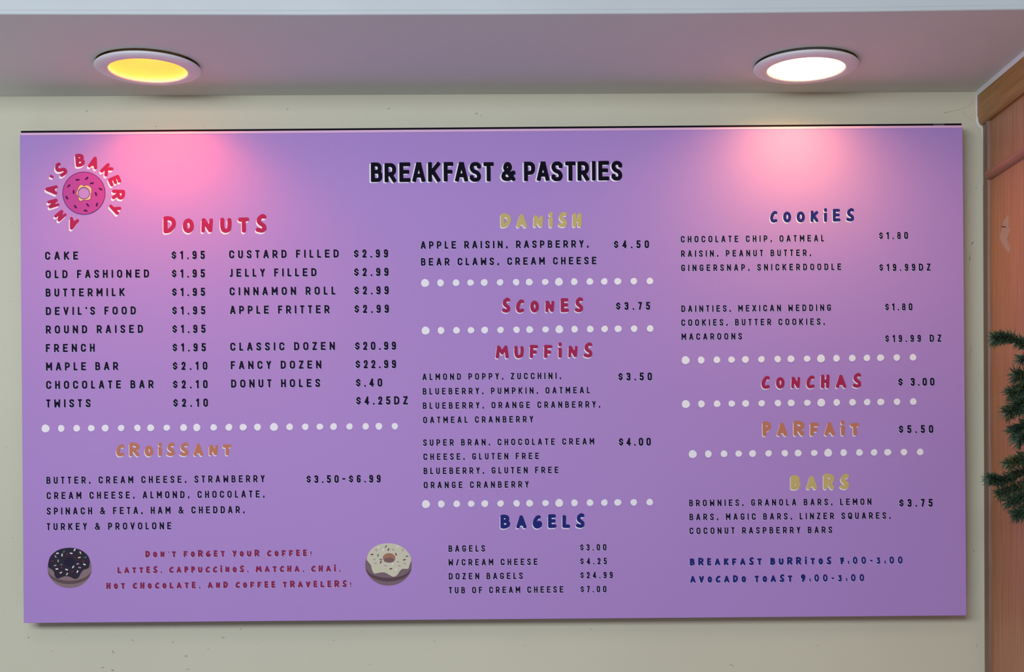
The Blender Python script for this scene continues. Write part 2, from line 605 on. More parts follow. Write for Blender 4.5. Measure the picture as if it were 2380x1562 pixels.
BODY = {
    'A': (.69, [ln((0, 0), (.42, 1)), ln((.58, 1), (1, 0)), ln((.18, .27), (.82, .27)), ln((.42, 1), (.58, 1))]),
    'B': (.63, [ln((0, 0), (0, 1)), rp((0, .53), (.92, .53), (.92, 1), (0, 1), r=.4), rp((0, 0), (1, 0), (1, .53), (0, .53), r=.4)]),
    'C': (.66, [rp((1, .74), (1, 1), (0, 1), (0, 0), (1, 0), (1, .26))]),
    'D': (.67, [ln((0, 0), (0, 1)), rp((0, 0), (1, 0), (1, 1), (0, 1), r=.6)]),
    'E': (.62, [ln((0, 0), (0, 1)), ln((0, 1), (1, 1)), ln((0, .52), (.85, .52)), ln((0, 0), (1, 0))]),
    'F': (.55, [ln((0, 0), (0, 1)), ln((0, 1), (1, 1)), ln((0, .5), (.85, .5))]),
    'G': (.66, [rp((1, .80), (1, 1), (0, 1), (0, 0), (1, 0), (1, .44)), ln((1, .44), (.62, .44))]),
    'H': (.63, [ln((0, 0), (0, 1)), ln((1, 0), (1, 1)), ln((0, .5), (1, .5))]),
    'I': (.21, [ln((.5, 0), (.5, 1))]),
    'J': (.40, [rp((1, 1), (1, 0), (0, 0), r=.7)]),
    'K': (.66, [ln((0, 0), (0, 1)), ln((1, 1), (.08, .42)), ln((.32, .56), (1, 0))]),
    'L': (.50, [ln((0, 0), (0, 1)), ln((0, 0), (1, 0))]),
    'M': (.78, [ln((0, 0), (0, 1)), ln((0, 1), (.5, .36)), ln((.5, .36), (1, 1)), ln((1, 1), (1, 0))]),
    'N': (.68, [ln((0, 0), (0, 1)), ln((0, 1), (1, 0)), ln((1, 0), (1, 1))]),
    'O': (.68, O_RING),
    'P': (.63, [ln((0, 0), (0, 1)), P_BOWL]),
    'Q': (.68, O_RING + [ln((.55, .28), (.95, -.02))]),
    'R': (.65, [ln((0, 0), (0, 1)), P_BOWL, ln((.5, .40), (1, 0))]),
    'S': (.61, [rp(*S_PATH)]),
    'T': (.54, [ln((0, 1), (1, 1)), ln((.5, 1), (.5, 0))]),
    'U': (.63, [rp((0, 1), (0, 0), (1, 0), (1, 1))]),
    'V': (.66, [ln((0, 1), (.5, 0)), ln((.5, 0), (1, 1))]),
    'W': (.78, [ln((0, 1), (.06, 0)), ln((.06, 0), (.5, .62)), ln((.5, .62), (.94, 0)), ln((.94, 0), (1, 1))]),
    'X': (.66, [ln((0, 1), (1, 0)), ln((0, 0), (1, 1))]),
    'Y': (.60, [ln((0, 1), (.5, .45)), ln((1, 1), (.5, .45)), ln((.5, .45), (.5, 0))]),
    'Z': (.58, [ln((0, 1), (1, 1)), ln((1, 1), (0, 0)), ln((0, 0), (1, 0))]),
    '$': (.58, [rp((1, .74), (.55, .99), (0, .72), (0, .62), (1, .38), (1, .28), (.48, .01), (0, .26), r=.12)]),
    '0': (.58, O_RING),
    '1': (.39, [ln((.9, 0), (.9, 1)), ln((.9, 1), (0, .84))]),
    '2': (.51, [rp((0, .72), (0, 1), (1, 1), (1, .56), (0, 0)), ln((0, 0), (1, 0))]),
    '3': (.53, [rp((0, .85), (0, 1), (1, 1), (1, .53), (.4, .53)), rp((.4, .53), (1, .53), (1, 0), (0, 0), (0, .15))]),
    '4': (.58, [ln((.72, 0), (.72, 1)), ln((.72, 1), (0, .27)), ln((0, .25), (1, .25)), ln((.45, .35), (.62, .6))]),
    '5': (.54, [ln((.08, 1), (1, 1)), ln((.08, 1), (.05, .56)), rp((.05, .56), (1, .62), (1, 0), (0, 0), (0, .16))]),
    '6': (.53, [rp((1, .88), (1, 1), (0, 1), (0, 0), (1, 0), (1, .56), (0, .56))]),
    '7': (.50, [ln((0, 1), (1, 1)), ln((1, 1), (.35, 0))]),
    '8': (.54, [('r', [(.06, .53), (.94, .53), (.94, 1), (.06, 1)], .42, True), ('r', [(0, 0), (1, 0), (1, .53), (0, .53)], .42, True)]),
    '9': (.53, [rp((0, .12), (0, 0), (1, 0), (1, 1), (0, 1), (0, .44), (1, .44))]),
    '.': (.20, [ln((.5, .0), (.5, .01))]),
    ',': (.26, [ln((.85, .10), (.15, -.06))]),
    "'": (.14, [ln((.2, .97), (.7, .88))]),
    '-': (.42, [ln((0, .5), (1, .5))]),
    '/': (.46, [ln((0, 0), (1, 1))]),
    '&': (.78, [('c', [(1, 0), (.55, .38), (.2, .72), (.3, .97), (.55, .97), (.66, .74), (.4, .52), (.05, .33), (.05, .08), (.4, 0), (.72, .1), (.92, .42)]), ln((.9, .4), (1, .42))]),
}
ELL = [(.5 + .5 * math.cos(2 * math.pi * i / 20), .5 + .5 * math.sin(2 * math.pi * i / 20)) for i in range(21)]
BRUSH = {   # ink width, height, strokes (all with round ends; a third number scales the width)
    'A': (.80, 1.0, [('p', [(0, 0, .95), (.48, 1, 1.05)]), ('p', [(.48, 1, 1.05), (1, 0, .95)]), ('p', [(.25, .30), (.78, .30)]), ('p', [(.4, .72), (.55, .72)])]),
    'B': (.72, 1.03, [('p', [(0, 0), (0, 1)]), ('c', [(0, 1), (.45, 1), (.84, .9), (.82, .66), (.5, .55), (.1, .53)]), ('c', [(.1, .53), (.6, .52), (1, .36), (.88, .12), (.45, 0), (0, 0)])]),
    'C': (.72, 1.0, [('c', [(1, .97), (.7, 1), (.3, .78), (.02, .42), (.15, .1), (.5, 0), (.98, .07)])]),
    'D': (.74, 1.06, [('p', [(0, 0), (0, 1)]), ('c', [(0, 1), (.45, 1), (.88, .86), (1, .58), (.85, .30), (.45, .05), (0, 0)])]),
    'E': (.62, 1.08, [('p', [(0, 0), (0, 1)]), ('p', [(0, 1), (.9, 1)]), ('p', [(0, .52), (.85, .52)]), ('p', [(0, 0), (1, .02)])]),
    'F': (.66, 1.0, [('p', [(.06, 1), (.0, 0)]), ('p', [(0, 1), (1, .98)]), ('p', [(0, .48), (.75, .42)])]),
    'G': (.76, 1.0, [('c', [(.78, 1), (.45, .92), (.08, .55), (.02, .25), (.25, .03), (.6, 0), (.95, .14), (.98, .36), (.72, .42), (.58, .30)])]),
    'H': (.72, 1.05, [('p', [(.05, 1), (0, 0)]), ('p', [(1, 1), (.92, 0)]), ('p', [(0, .48), (.95, .52)])]),
    'I': (.33, 1.18, [('p', [(.45, 0, .95), (.5, .58, 1.05)]), ('p', [(.55, .93), (.75, 1.0)])]),
    'K': (.70, 1.05, [('p', [(.05, 1), (0, 0)]), ('p', [(1, .95), (.1, .42)]), ('p', [(.35, .55), (1, 0)])]),
    'L': (.64, 1.0, [('p', [(.05, 1), (0, .03)]), ('p', [(0, .02), (1, 0)])]),
    'M': (.98, 1.0, [('p', [(0, 0), (.14, 1)]), ('p', [(.14, 1), (.5, .40)]), ('p', [(.5, .40), (.88, 1)]), ('p', [(.88, 1), (1, 0)])]),
    'N': (.72, .96, [('p', [(0, 0, .8), (.1, 1, 1.0)]), ('p', [(.12, 1), (.86, .06)]), ('p', [(.86, .06, 1.0), (1, 1, .85)])]),
    'O': (.66, .92, [('p', ELL)]),
    'P': (.62, 1.05, [('p', [(0, 0), (0, 1)]), ('c', [(0, 1), (.55, 1), (1, .84), (.92, .58), (.5, .44), (.1, .38)])]),
    'R': (.78, 1.12, [('p', [(0, 0), (0, 1)]), ('c', [(0, 1), (.5, 1), (.98, .86), (.95, .6), (.55, .47), (.1, .45)]), ('p', [(.45, .45), (1, 0)])]),
    'S': (.70, 1.15, [('c', [(1, .95), (.72, 1), (.3, .86), (.16, .64), (.45, .48), (.92, .32), (.95, .1), (.6, 0), (0, .06)])]),
    'T': (.66, .97, [('p', [(0, .98, 1.0), (1, 1, .95)]), ('p', [(.5, 1, .95), (.52, 0, 1.0)])]),
    'U': (.72, .96, [('c', [(.02, 1), (0, .5), (.15, .1), (.5, 0), (.88, .12), (1, .55), (.98, .96)])]),
    'V': (.72, .98, [('p', [(0, 1), (.42, 0)]), ('p', [(.42, 0), (1, 1)])]),
    'Y': (.68, 1.02, [('p', [(0, 1), (.5, .48)]), ('p', [(1, 1), (.38, 0)])]),
    '0': (.74, 1.12, [('p', [(x, y, .82) for x, y in ELL])]),
    '3': (.62, 1.0, [('p', [(.05, .95, .8), (.85, 1, .8)]), ('p', [(.85, 1, .8), (.45, .58, .8)]), ('p', [(.45, .58, .8), (.85, .5, .8), (.98, .26, .8), (.75, .04, .85), (.4, 0, .85), (0, .08, .85)])]),
    '7': (.62, 1.02, [('p', [(0, .92), (1, 1)]), ('p', [(1, 1), (.3, 0)]), ('p', [(.2, .48), (.95, .48)])]),
    '9': (.68, 1.12, [('c', [(.95, .8), (.6, 1), (.1, .9), (.05, .6), (.4, .48), (.8, .65), (.95, .85)]), ('c', [(.97, .85), (.85, .4), (.35, 0)])]),
    '.': (.2, 1.0, [('p', [(.5, 0), (.5, .01)])]),
    ',': (.24, 1.0, [('p', [(.8, .05, .62), (.1, -.2, .5)])]),
    "'": (.16, 1.0, [('p', [(.4, 1, .55), (.6, .86, .5)])]),
    ':': (.24, 1.0, [('p', [(.8, .32, .75), (.8, .34, .75)]), ('p', [(.3, .02, .75), (.3, .03, .75)])]),
    '-': (.46, 1.0, [('p', [(0, .5, .8), (1, .5, .8)])]),
    '!': (.3, 1.0, [('p', [(1, .78, .62), (.5, .28, .5)]), ('p', [(.05, -.08, .5), (.1, -.06, .5)])]),
}


def fillet(pts, r, closed):
    out = []
    n = len(pts)
    for i in range(n):
        p = Vector(pts[i])
        if not closed and i in (0, n - 1):
            out.append(p)
            continue
        a, b = Vector(pts[i - 1]), Vector(pts[(i + 1) % n])
        d1, d2 = a - p, b - p
        l1, l2 = d1.length, d2.length
        d1 /= l1
        d2 /= l2
        e1 = l1 if (not closed and i - 1 == 0) else l1 / 2
        e2 = l2 if (not closed and i + 1 == n - 1) else l2 / 2
        t = min(r, e1 * .98, e2 * .98)
        A, B = p + d1 * t, p + d2 * t
        for k in range(7):
            q = k / 6
            # conic blend close to a circular arc
            w = .72
            num = A * (1 - q) ** 2 + p * (2 * w * q * (1 - q)) + B * q * q
            out.append(num / ((1 - q) ** 2 + 2 * w * q * (1 - q) + q * q))
    if closed:
        out.append(out[0])
    return out


def catmull(pts, n=6):
    P = [Vector(p) for p in pts]
    P = [P[0] * 2 - P[1]] + P + [P[-1] * 2 - P[-2]]
    out = []
    for i in range(1, len(P) - 2):
        for k in range(n):
            t = k / n
            a, b, c, e = P[i - 1], P[i], P[i + 1], P[i + 2]
            out.append(.5 * ((2 * b) + (c - a) * t + (2 * a - 5 * b + 4 * c - e) * t * t + (3 * b - a - 3 * c + e) * t ** 3))
    out.append(P[-2])
    return out


CACHE = {}
THICK = {'$': .92, '&': .86, '8': .92, 'B': .96}


def glyph_mesh(strokes, w, h, t, box_round, res, key):
    """filled outline of the strokes; ink box is (0,0)-(w,h), stroke width t.  Returns verts, faces"""
    if key in CACHE:
        return CACHE[key]
    hw, sw, sh = t / 2, max(w - t, 0.001), h - t
    segs = []   # ax, ay, bx, by, ra, rb, boxed
    for st in strokes:
        kind, pts = st[0], st[1]
        q = [(hw + p[0] * sw, hw + p[1] * sh) for p in pts]
        rad = [hw * (p[2] if len(p) > 2 else 1.0) for p in pts]
        if kind == 'l':
            for i in range(len(q) - 1):
                segs.append((*q[i], *q[i + 1], hw, hw, True))
            continue
        if kind == 'r':
            pl = fillet(q, st[2] * sw, st[3])
            rad = [hw] * len(pl)
        elif kind == 'c':
            pl = catmull(q)
            rad = [hw] * len(pl)
        else:
            pl = [Vector(p) for p in q]
        for i in range(len(pl) - 1):
            segs.append((pl[i].x, pl[i].y, pl[i + 1].x, pl[i + 1].y, rad[i], rad[i + 1], False))
        if kind == 'r' and not st[3] and box_round < 1:       # squared ends on the rounded paths
            for a, b in ((pl[1], pl[0]), (pl[-2], pl[-1])):
                dd = (b - a).normalized() * hw * .3
                segs.append((b.x - dd.x, b.y - dd.y, b.x - dd.x * .4, b.y - dd.y * .4, hw, hw, True))
    pad = t * .6
    x0, x1 = min(min(s[0], s[2]) for s in segs) - pad, max(max(s[0], s[2]) for s in segs) + pad
    y0, y1 = min(min(s[1], s[3]) for s in segs) - pad, max(max(s[1], s[3]) for s in segs) + pad
    q = h / res
    nx, ny = int((x1 - x0) / q) + 2, int((y1 - y0) / q) + 2
    X, Y = np.meshgrid(x0 + q * np.arange(nx), y0 + q * np.arange(ny))
    D = np.full(X.shape, 1e9)
    for ax, ay, bx, by, ra, rb, boxed in segs:
        ex, ey = bx - ax, by - ay
        L = math.hypot(ex, ey)
        if L < 1e-9:
            D = np.minimum(D, np.hypot(X - ax, Y - ay) - ra)
            continue
        u = ((X - ax) * ex + (Y - ay) * ey) / L
        vv = np.abs((X - ax) * ey - (Y - ay) * ex) / L
        if boxed and box_round < 1:
            rho = ra * box_round
            mx = np.abs(u - L / 2) - (L / 2 + ra - rho)
            my = vv - (ra - rho)
            dd = np.hypot(np.maximum(mx, 0), np.maximum(my, 0)) + np.minimum(np.maximum(mx, my), 0) - rho
        else:
            s = np.clip(u / L, 0, 1)
            dd = np.hypot(X - ax - s * ex, Y - ay - s * ey) - (ra + (rb - ra) * s)
        D = np.minimum(D, dd)
    ins = D < 0
    vs, fs = [], []
    P = lambda j, i: (x0 + q * i, y0 + q * j)
    for j in range(ny - 1):
        i = 0
        while i < nx - 1:
            c = [(j, i), (j, i + 1), (j + 1, i + 1), (j + 1, i)]
            m = [ins[a] for a in c]
            if all(m):
                k = i
                while k + 1 < nx - 1 and ins[j, k + 2] and ins[j + 1, k + 2]:
                    k += 1
                b = len(vs)
                vs += [P(j, i), P(j, k + 1), P(j + 1, k + 1), P(j + 1, i)]
                fs.append((b, b + 1, b + 2, b + 3))
                i = k + 1
                continue
            if any(m):
                poly = []
                for a in range(4):
                    p, r = c[a], c[(a + 1) % 4]
                    if ins[p]:
                        poly.append(P(*p))
                    if ins[p] != ins[r]:
                        f = D[p] / (D[p] - D[r])
                        pa, pb = P(*p), P(*r)
                        poly.append((pa[0] + f * (pb[0] - pa[0]), pa[1] + f * (pb[1] - pa[1])))
                b = len(vs)
                vs += poly
                fs.append(tuple(range(b, b + len(poly))))
            i += 1
    CACHE[key] = (np.array(vs), fs)
    return CACHE[key]


class Sheet:
    """collects flat shapes in board coordinates (metres), each at its own tiny height off the board"""

    def __init__(self):
        self.v, self.f, self.m, self.n = [], [], [], 0

    def add(self, V, Fs, h, m=0):
        V = np.asarray(V)
        self.v.append(np.column_stack([V[:, 0], np.full(len(V), -h), V[:, 1]]))
        b = self.n
        self.f += [tuple(i + b for i in f) for f in Fs]
        self.m += [m] * len(Fs)
        self.n += len(V)

    def poly(self, pts, h, m=0):
        self.add(np.array(pts), [tuple(range(len(pts)))], h, m)

    def build(self, name, mats, parent, label=None):
        me = bpy.data.meshes.new(name)
        me.from_pydata(np.concatenate(self.v).tolist(), [], self.f)
        if any(self.m):
            me.polygons.foreach_set('material_index', self.m)
        me.update()
        return link(name, me, mats, parent, label)


H_SH, H_TX = 0.0003, 0.0006


def body_width(text, h, t, table):
    return sum((table[c][0] * h) for c in text if c != ' ')


def place_line(sheet, sh, text, x0, yb, x1, h, t_rel, off, brush=False, res=18, anchors=None):
    """fit a line of text between photo columns x0 and x1 (ink to ink), baseline yb at x0, cap height h"""
    bx, bz = loc(x0, yb)
    ex, _ = loc(x1, yb)
    Wd = (ex - bx) / PX
    t = t_rel * h * (1.0 if brush or h > 17.5 else .93)
    table = BRUSH if brush else BODY
    gaps = len(text) - 1
    spaces = text.count(' ')
    letters = [c for c in text if c != ' ']
    kw = 1.0 if brush else (.90 if h < 17.5 else .96)
    tot = sum(table[c][0] * h * kw for c in letters)
    # a word space is two letter gaps plus a little
    extra = .23 * h
    ngap = (len(letters) - 1) + spaces
    g = (Wd - tot - spaces * extra) / ngap
    x = 0
    for i, c in enumerate(text):
        if c == ' ':
            x += g + extra
            continue
        if brush:
            rw, rh, strokes = BRUSH[c]
            gh = h * rh
            V, Fs = glyph_mesh(strokes, rw * h, gh, t, 1.0, 22, ('b', c, round(h, 1), t_rel))
        else:
            rw, strokes = BODY[c]
            V, Fs = glyph_mesh(strokes, rw * h * kw, h, t * THICK.get(c, 1), .45, res, ('n', c, round(h, 1), t_rel))
        pos = (V + np.array([x, 0])) * PX + np.array([bx, bz])
        sheet.add(pos, Fs, H_TX)
        if sh is not None:
            sh.add(pos + np.array([off[0] * PX, -off[1] * PX]), Fs, H_SH)
        x += rw * h * kw + g


def line(name, text, x0, yb, x1, h, m=None, t=.205, brush=False, off=(-.9, 1.3), label=None, shm=None):
    a, b = Sheet(), Sheet()
    place_line(a, b, text, x0, yb, x1, h, t, off, brush)
    o = a.build(name, m or M_ink, board, label)
    b.build('letter_shadow', shm or M_pale, o)
    return o


def boxes(name, text, ox, oy, sc, bx, m, t, off, table='brush', label=None, shm=None, hscale=None):
    """letters at measured boxes (x0, x1, top, bottom) of an enlarged view with origin ox, oy and scale sc"""
    a, b = Sheet(), Sheet()
    hs = [(q[3] - q[2]) / sc for q in bx]
    hm = sorted(hs)[len(hs) // 2]
    for c, (u0, u1, v0, v1) in zip(text, bx):
        w, h = (u1 - u0) / sc, (v1 - v0) / sc
        X, Z = loc(ox + (u0 + u1) / 2 / sc, oy + (v0 + v1) / 2 / sc)
        if table == 'brush':
            V, Fs = glyph_mesh(BRUSH[c][2], w, h, t * hm, 1.0, 34, (name, c, u0))
        else:
            V, Fs = glyph_mesh(BODY[c][1], w, h, min(t * hm, w), .5, 40, (name, c, u0))
        pos = (V - np.array([w / 2, h / 2])) * PX + np.array([X, Z])
        a.add(pos, Fs, H_TX)
        b.add(pos + np.array([off[0] * PX, -off[1] * PX]), Fs, H_SH)
    o = a.build(name, m, board, label)
    b.build('letter_shadow', shm or M_white, o)
    return o


# title
boxes('title', 'BREAKFAST&PASTRIES', 840, 350, 3.778,
      [(83, 183, 105, 277), (203, 305, 110, 279), (333, 430, 104, 277), (447, 560, 104, 275), (585, 692, 102, 275), (722, 807, 101, 272), (822, 935, 102, 272),
       (950, 1050, 101, 275), (1072, 1162, 102, 271), (1228, 1352, 101, 269), (1427, 1525, 98, 269), (1540, 1650, 97, 266), (1668, 1767, 96, 270),
       (1790, 1880, 96, 266), (1897, 1998, 95, 265), (2024, 2056, 92, 264), (2080, 2175, 91, 263), (2195, 2290, 91, 265)],
      M_black, .205, (-3.4, 2.2), 'body', 'black BREAKFAST & PASTRIES title')
# section headings
HO = (-1.6, 3.2)
boxes('heading', 'DONUTS', 360, 480, 7.933, [(158, 388, 180, 495), (515, 720, 222, 492), (848, 1078, 215, 490), (1203, 1415, 206, 487), (1535, 1742, 200, 485), (1857, 2058, 140, 484)],
      M_crim, .27, (-1.6, 3.6), label='crimson DONUTS heading')
boxes('heading', 'CROISSANT', 80, 970, 4.1034, [(780, 857, 258, 374), (905, 1000, 242, 373), (1052, 1132, 270, 374), (1180, 1217, 240, 372), (1262, 1338, 240, 371), (1388, 1468, 240, 371), (1518, 1610, 253, 370), (1662, 1752, 262, 367), (1797, 1880, 258, 364)],
      M_oran, .27, (-1.2, 2.2), label='terracotta CROISSANT heading')
boxes('heading', 'DANISH', 960, 470, 4.1034, [(835, 935, 108, 242), (985, 1088, 115, 244), (1145, 1243, 125, 242), (1294, 1335, 92, 243), (1385, 1468, 92, 239), (1520, 1610, 103, 238)],
      M_yel, .27, (-1.3, 2.4), label='mustard yellow DANISH heading')
boxes('heading', 'SCONES', 960, 670, 4.1034, [(848, 927, 90, 234), (980, 1060, 108, 234), (1117, 1200, 118, 233), (1258, 1350, 118, 233), (1407, 1487, 95, 230), (1542, 1622, 86, 230)],
      M_crim, .25, (-1.3, 2.4), label='crimson SCONES heading')
boxes('heading', 'MUFFINS', 960, 670, 4.1034, [(787, 912, 546, 670), (965, 1055, 549, 668), (1112, 1193, 540, 667), (1248, 1330, 540, 667), (1384, 1420, 516, 666), (1477, 1572, 548, 664), (1627, 1710, 517, 662)],
      M_crim, .25, (-1.3, 2.6), label='crimson MUFFINS heading')
boxes('heading', 'BAGELS', 960, 1150, 4.1034, [(833, 925, 190, 323), (983, 1082, 197, 322), (1140, 1230, 195, 322), (1287, 1367, 186, 318), (1423, 1498, 193, 318), (1553, 1635, 176, 317)],
      M_navy, .26, (-1.3, 2.4), label='navy blue BAGELS heading')
boxes('heading', 'COOKIES', 1560, 460, 3.606, [(827, 890, 110, 208), (937, 1005, 115, 207), (1050, 1120, 114, 206), (1166, 1232, 106, 203), (1277, 1307, 86, 203), (1353, 1418, 92, 199), (1466, 1532, 86, 198)],
      M_navy, .26, (-1.4, 2.2), label='navy blue COOKIES heading')
boxes('heading', 'CONCHAS', 1560, 850, 3.606, [(755, 827, 87, 195), (877, 950, 96, 193), (1002, 1083, 93, 193), (1131, 1202, 83, 191), (1253, 1327, 74, 190), (1378, 1467, 77, 188), (1520, 1592, 61, 186)],
      M_crim, .26, (-1.3, 2.3), label='crimson CONCHAS heading')
boxes('heading', 'PARFAIT', 1560, 850, 3.606, [(765, 835, 468, 592), (885, 972, 480, 591), (1025, 1113, 462, 589), (1163, 1237, 477, 589), (1283, 1372, 473, 588), (1422, 1453, 457, 588), (1500, 1577, 480, 587)],
      M_oran, .27, (-1.3, 2.3), label='terracotta PARFAIT heading')
boxes('heading', 'BARS', 1560, 1080, 3.606, [(1000, 1083, 88, 210), (1133, 1223, 95, 209), (1275, 1365, 75, 208), (1413, 1490, 75, 207)],
      M_yel, .27, (-1.3, 2.3), label='mustard yellow BARS heading')

# body text: (text, x0, baseline, x1, cap height)
ITEMS = [
    ('CAKE', 104.8, 604.3, 181.6, 19), ('OLD FASHIONED', 105.9, 647.3, 346.5, 19), ('BUTTERMILK', 106.3, 690, 289.6, 19), ("DEVIL'S FOOD", 106.6, 732.9, 315.8, 19),
    ('ROUND RAISED', 106.6, 775.8, 332.5, 19), ('FRENCH', 106.6, 818.8, 220.4, 19), ('MAPLE BAR', 107, 861.7, 274.6, 19), ('CHOCOLATE BAR', 107.2, 904.5, 356.8, 19), ('TWISTS', 107.5, 947.5, 210.5, 19),
    ('CUSTARD FILLED', 532.5, 601, 787.2, 19), ('JELLY FILLED', 533.6, 644, 735.5, 19), ('CINNAMON ROLL', 533.6, 687, 779.4, 19), ('APPLE FRITTER', 534.7, 730.2, 765.8, 19),
    ('CLASSIC DOZEN', 535.1, 815.6, 778.3, 19), ('FANCY DOZEN', 536.3, 858.5, 746.9, 19), ('DONUT HOLES', 537, 901.4, 744, 19),
    ('BUTTER, CREAM CHEESE, STRAWBERRY', 108, 1125, 614.9, 16.6), ('CREAM CHEESE, ALMOND, CHOCOLATE,', 108.5, 1160.6, 614.9, 16.6), ('SPINACH & FETA, HAM & CHEDDAR,', 108.8, 1196.6, 568.6, 16.6), ('TURKEY & PROVOLONE', 108.8, 1232.7, 398, 16.6),
    ('APPLE RAISIN, RASPBERRY,', 977.8, 578.8, 1368.2, 17.6), ('BEAR CLAWS, CREAM CHEESE', 978.3, 617.8, 1386, 17.6),
    ('ALMOND POPPY, ZUCCHINI,', 981.9, 883.8, 1304.1, 15.2), ('BLUEBERRY, PUMPKIN, OATMEAL', 982.4, 917.5, 1370.6, 15.2), ('BLUEBERRY, ORANGE CRANBERRY,', 982.7, 950.8, 1395, 15.2), ('OATMEAL CRANBERRY', 983.2, 984, 1239, 15.2),
    ('SUPER BRAN, CHOCOLATE CREAM', 983.4, 1036.6, 1380.9, 15.2), ('CHEESE, GLUTEN FREE', 983.9, 1069.5, 1252.4, 15.2), ('BLUEBERRY, GLUTEN FREE', 984.4, 1102.4, 1297.5, 15.2), ('ORANGE CRANBERRY', 984.6, 1135.3, 1228.6, 15.2),
    ('BAGELS', 1042.4, 1282.8, 1127, 15), ('W/CREAM CHEESE', 1042.4, 1314.8, 1248.8, 15), ('DOZEN BAGELS', 1042.9, 1347.2, 1214.7, 15), ('TUB OF CREAM CHEESE', 1043.1, 1379.6, 1309, 15),
    ('CHOCOLATE CHIP, OATMEAL', 1582.2, 564, 1915, 15.2), ('RAISIN, PEANUT BUTTER,', 1582.7, 597.5, 1885, 15.2), ('GINGERSNAP, SNICKERDOODLE', 1583, 630.6, 1954.6, 15.2),
    ('DAINTIES, MEXICAN WEDDING', 1583.3, 725.5, 1931, 15.2), ('COOKIES, BUTTER COOKIES,', 1583.3, 757.8, 1916.9, 15.2), ('MACAROONS', 1583.8, 790.4, 1724.2, 15.2),
    ('BROWNIES, GRANOLA BARS, LEMON', 1601.6, 1177, 2025, 15.2), ('BARS, MAGIC BARS, LINZER SQUARES,', 1602.2, 1209.5, 2069.7, 15.2), ('COCONUT RASPBERRY BARS', 1602.4, 1241.7, 1933.8, 15.2),
]
PRICES = [
    ('$1.95', 398.9, 603, 476.1, 19.4), ('$1.95', 399.5, 645.8, 476.3, 19.4), ('$1.95', 400, 688.8, 476.6, 19.4), ('$1.95', 400.4, 731.7, 477.2, 19.4), ('$1.95', 400.7, 774.6, 477.7, 19.4), ('$1.95', 401.1, 817.6, 478.4, 19.4),
    ('$2.10', 401.5, 860.5, 482, 19.4), ('$2.10', 402, 903.4, 482.6, 19.4), ('$2.10', 402.7, 946.3, 483.3, 19.4),
    ('$2.99', 822.5, 599.5, 901.9, 19.4), ('$2.99', 822.9, 642.4, 902.9, 19.4), ('$2.99', 823.5, 685, 903.4, 19.4), ('$2.99', 823.8, 728, 903.8, 19.4),
    ('$20.99', 825.2, 814, 920.3, 19.4), ('$22.99', 826.3, 856.6, 920.5, 19.4), ('$.40', 827.2, 899.5, 888.3, 19.4), ('$4.25DZ', 827.8, 941.3, 947.7, 19.4),
    ('$3.50-$6.99', 712.4, 1123, 884.6, 18), ('$4.50', 1426.7, 577.6, 1508.3, 18.4), ('$3.75', 1431.6, 720.8, 1510.8, 18.4), ('$3.50', 1436.9, 884.9, 1515.1, 18.4), ('$4.00', 1438.1, 1036.6, 1512.5, 18.6),
    ('$3.00', 1348.2, 1280, 1409.1, 15), ('$4.25', 1348.5, 1312.2, 1410.1, 15), ('$24.99', 1348.7, 1344.6, 1423.8, 15), ('$7.00', 1349.2, 1377.2, 1409.1, 15),
    ('$1.80', 2043, 556.2, 2109.9, 16.6), ('$19.99DZ', 2043.4, 630.2, 2162.3, 16.6), ('$1.80', 2057, 722, 2120.2, 16.6), ('$19.99 DZ', 2057.2, 795.4, 2187.3, 16.6),
    ('$ 3.00', 2087.4, 897.2, 2171.5, 18.4), ('$5.50', 2088.8, 1007, 2168.7, 18.4), ('$3.75', 2089.7, 1178.4, 2167.3, 18.2),
]
for a in ITEMS:
    line('menu_line', *a)
for a in PRICES:
    line('price', *a)
for a in (("DON'T FORGET YOUR COFFEE!", 337.7, 1296, 724.7, 14.6), ('LATTES, CAPPUCCINOS, MATCHA, CHAI,', 272.7, 1333, 790.9, 14.6), ('HOT CHOCOLATE, AND COFFEE TRAVELERS!', 246.8, 1369.5, 817, 14.6)):
    line('coffee_note', *a, m=M_plum, t=.30, brush=True, off=(-.9, 1.3), label='plum coloured line of the coffee note')
for a in (('BREAKFAST BURRITOS 7:00-3:00', 1603, 1314.6, 2098, 16), ('AVOCADO TOAST 9:00-3:00', 1603.8, 1354.8, 2008.7, 16)):
    line('hours_note', *a, m=M_navy, t=.29, brush=True, off=(-.9, 1.3), label='navy blue line of opening hours')

# rows of white dots
DX = np.array([115, 262, 410, 548, 679, 830, 983, 1108, 1260, 1391, 1537, 1686, 1824, 1952, 2105, 2258], float)
DR = [9.3, 8.0, 7.8, 7.5, 8.0, 7.5, 7.6, 8.0, 7.4, 9.2, 7.8, 7.8, 7.6, 8.0, 7.6, 7.7]
LONG = [106.1, 142.4, 178.5, 212.3, 244.7, 281.8, 319.6, 350.3, 387.8, 426.8, 457.5, 496.7, 532.1, 565.2, 598.6, 636.9, 673.3, 709.6, 743.4, 775.4, 812.4, 850, 880.7, 917.7]
LR = [9.3, 7.8, 7.8, 7.6, 8, 7.4, 7.6, 8, 7.4, 8, 8.5, 7.6, 8, 8, 8, 9.2, 7.8, 7.6, 7.5, 7.9, 7.4, 7.6, 8, 7.4]


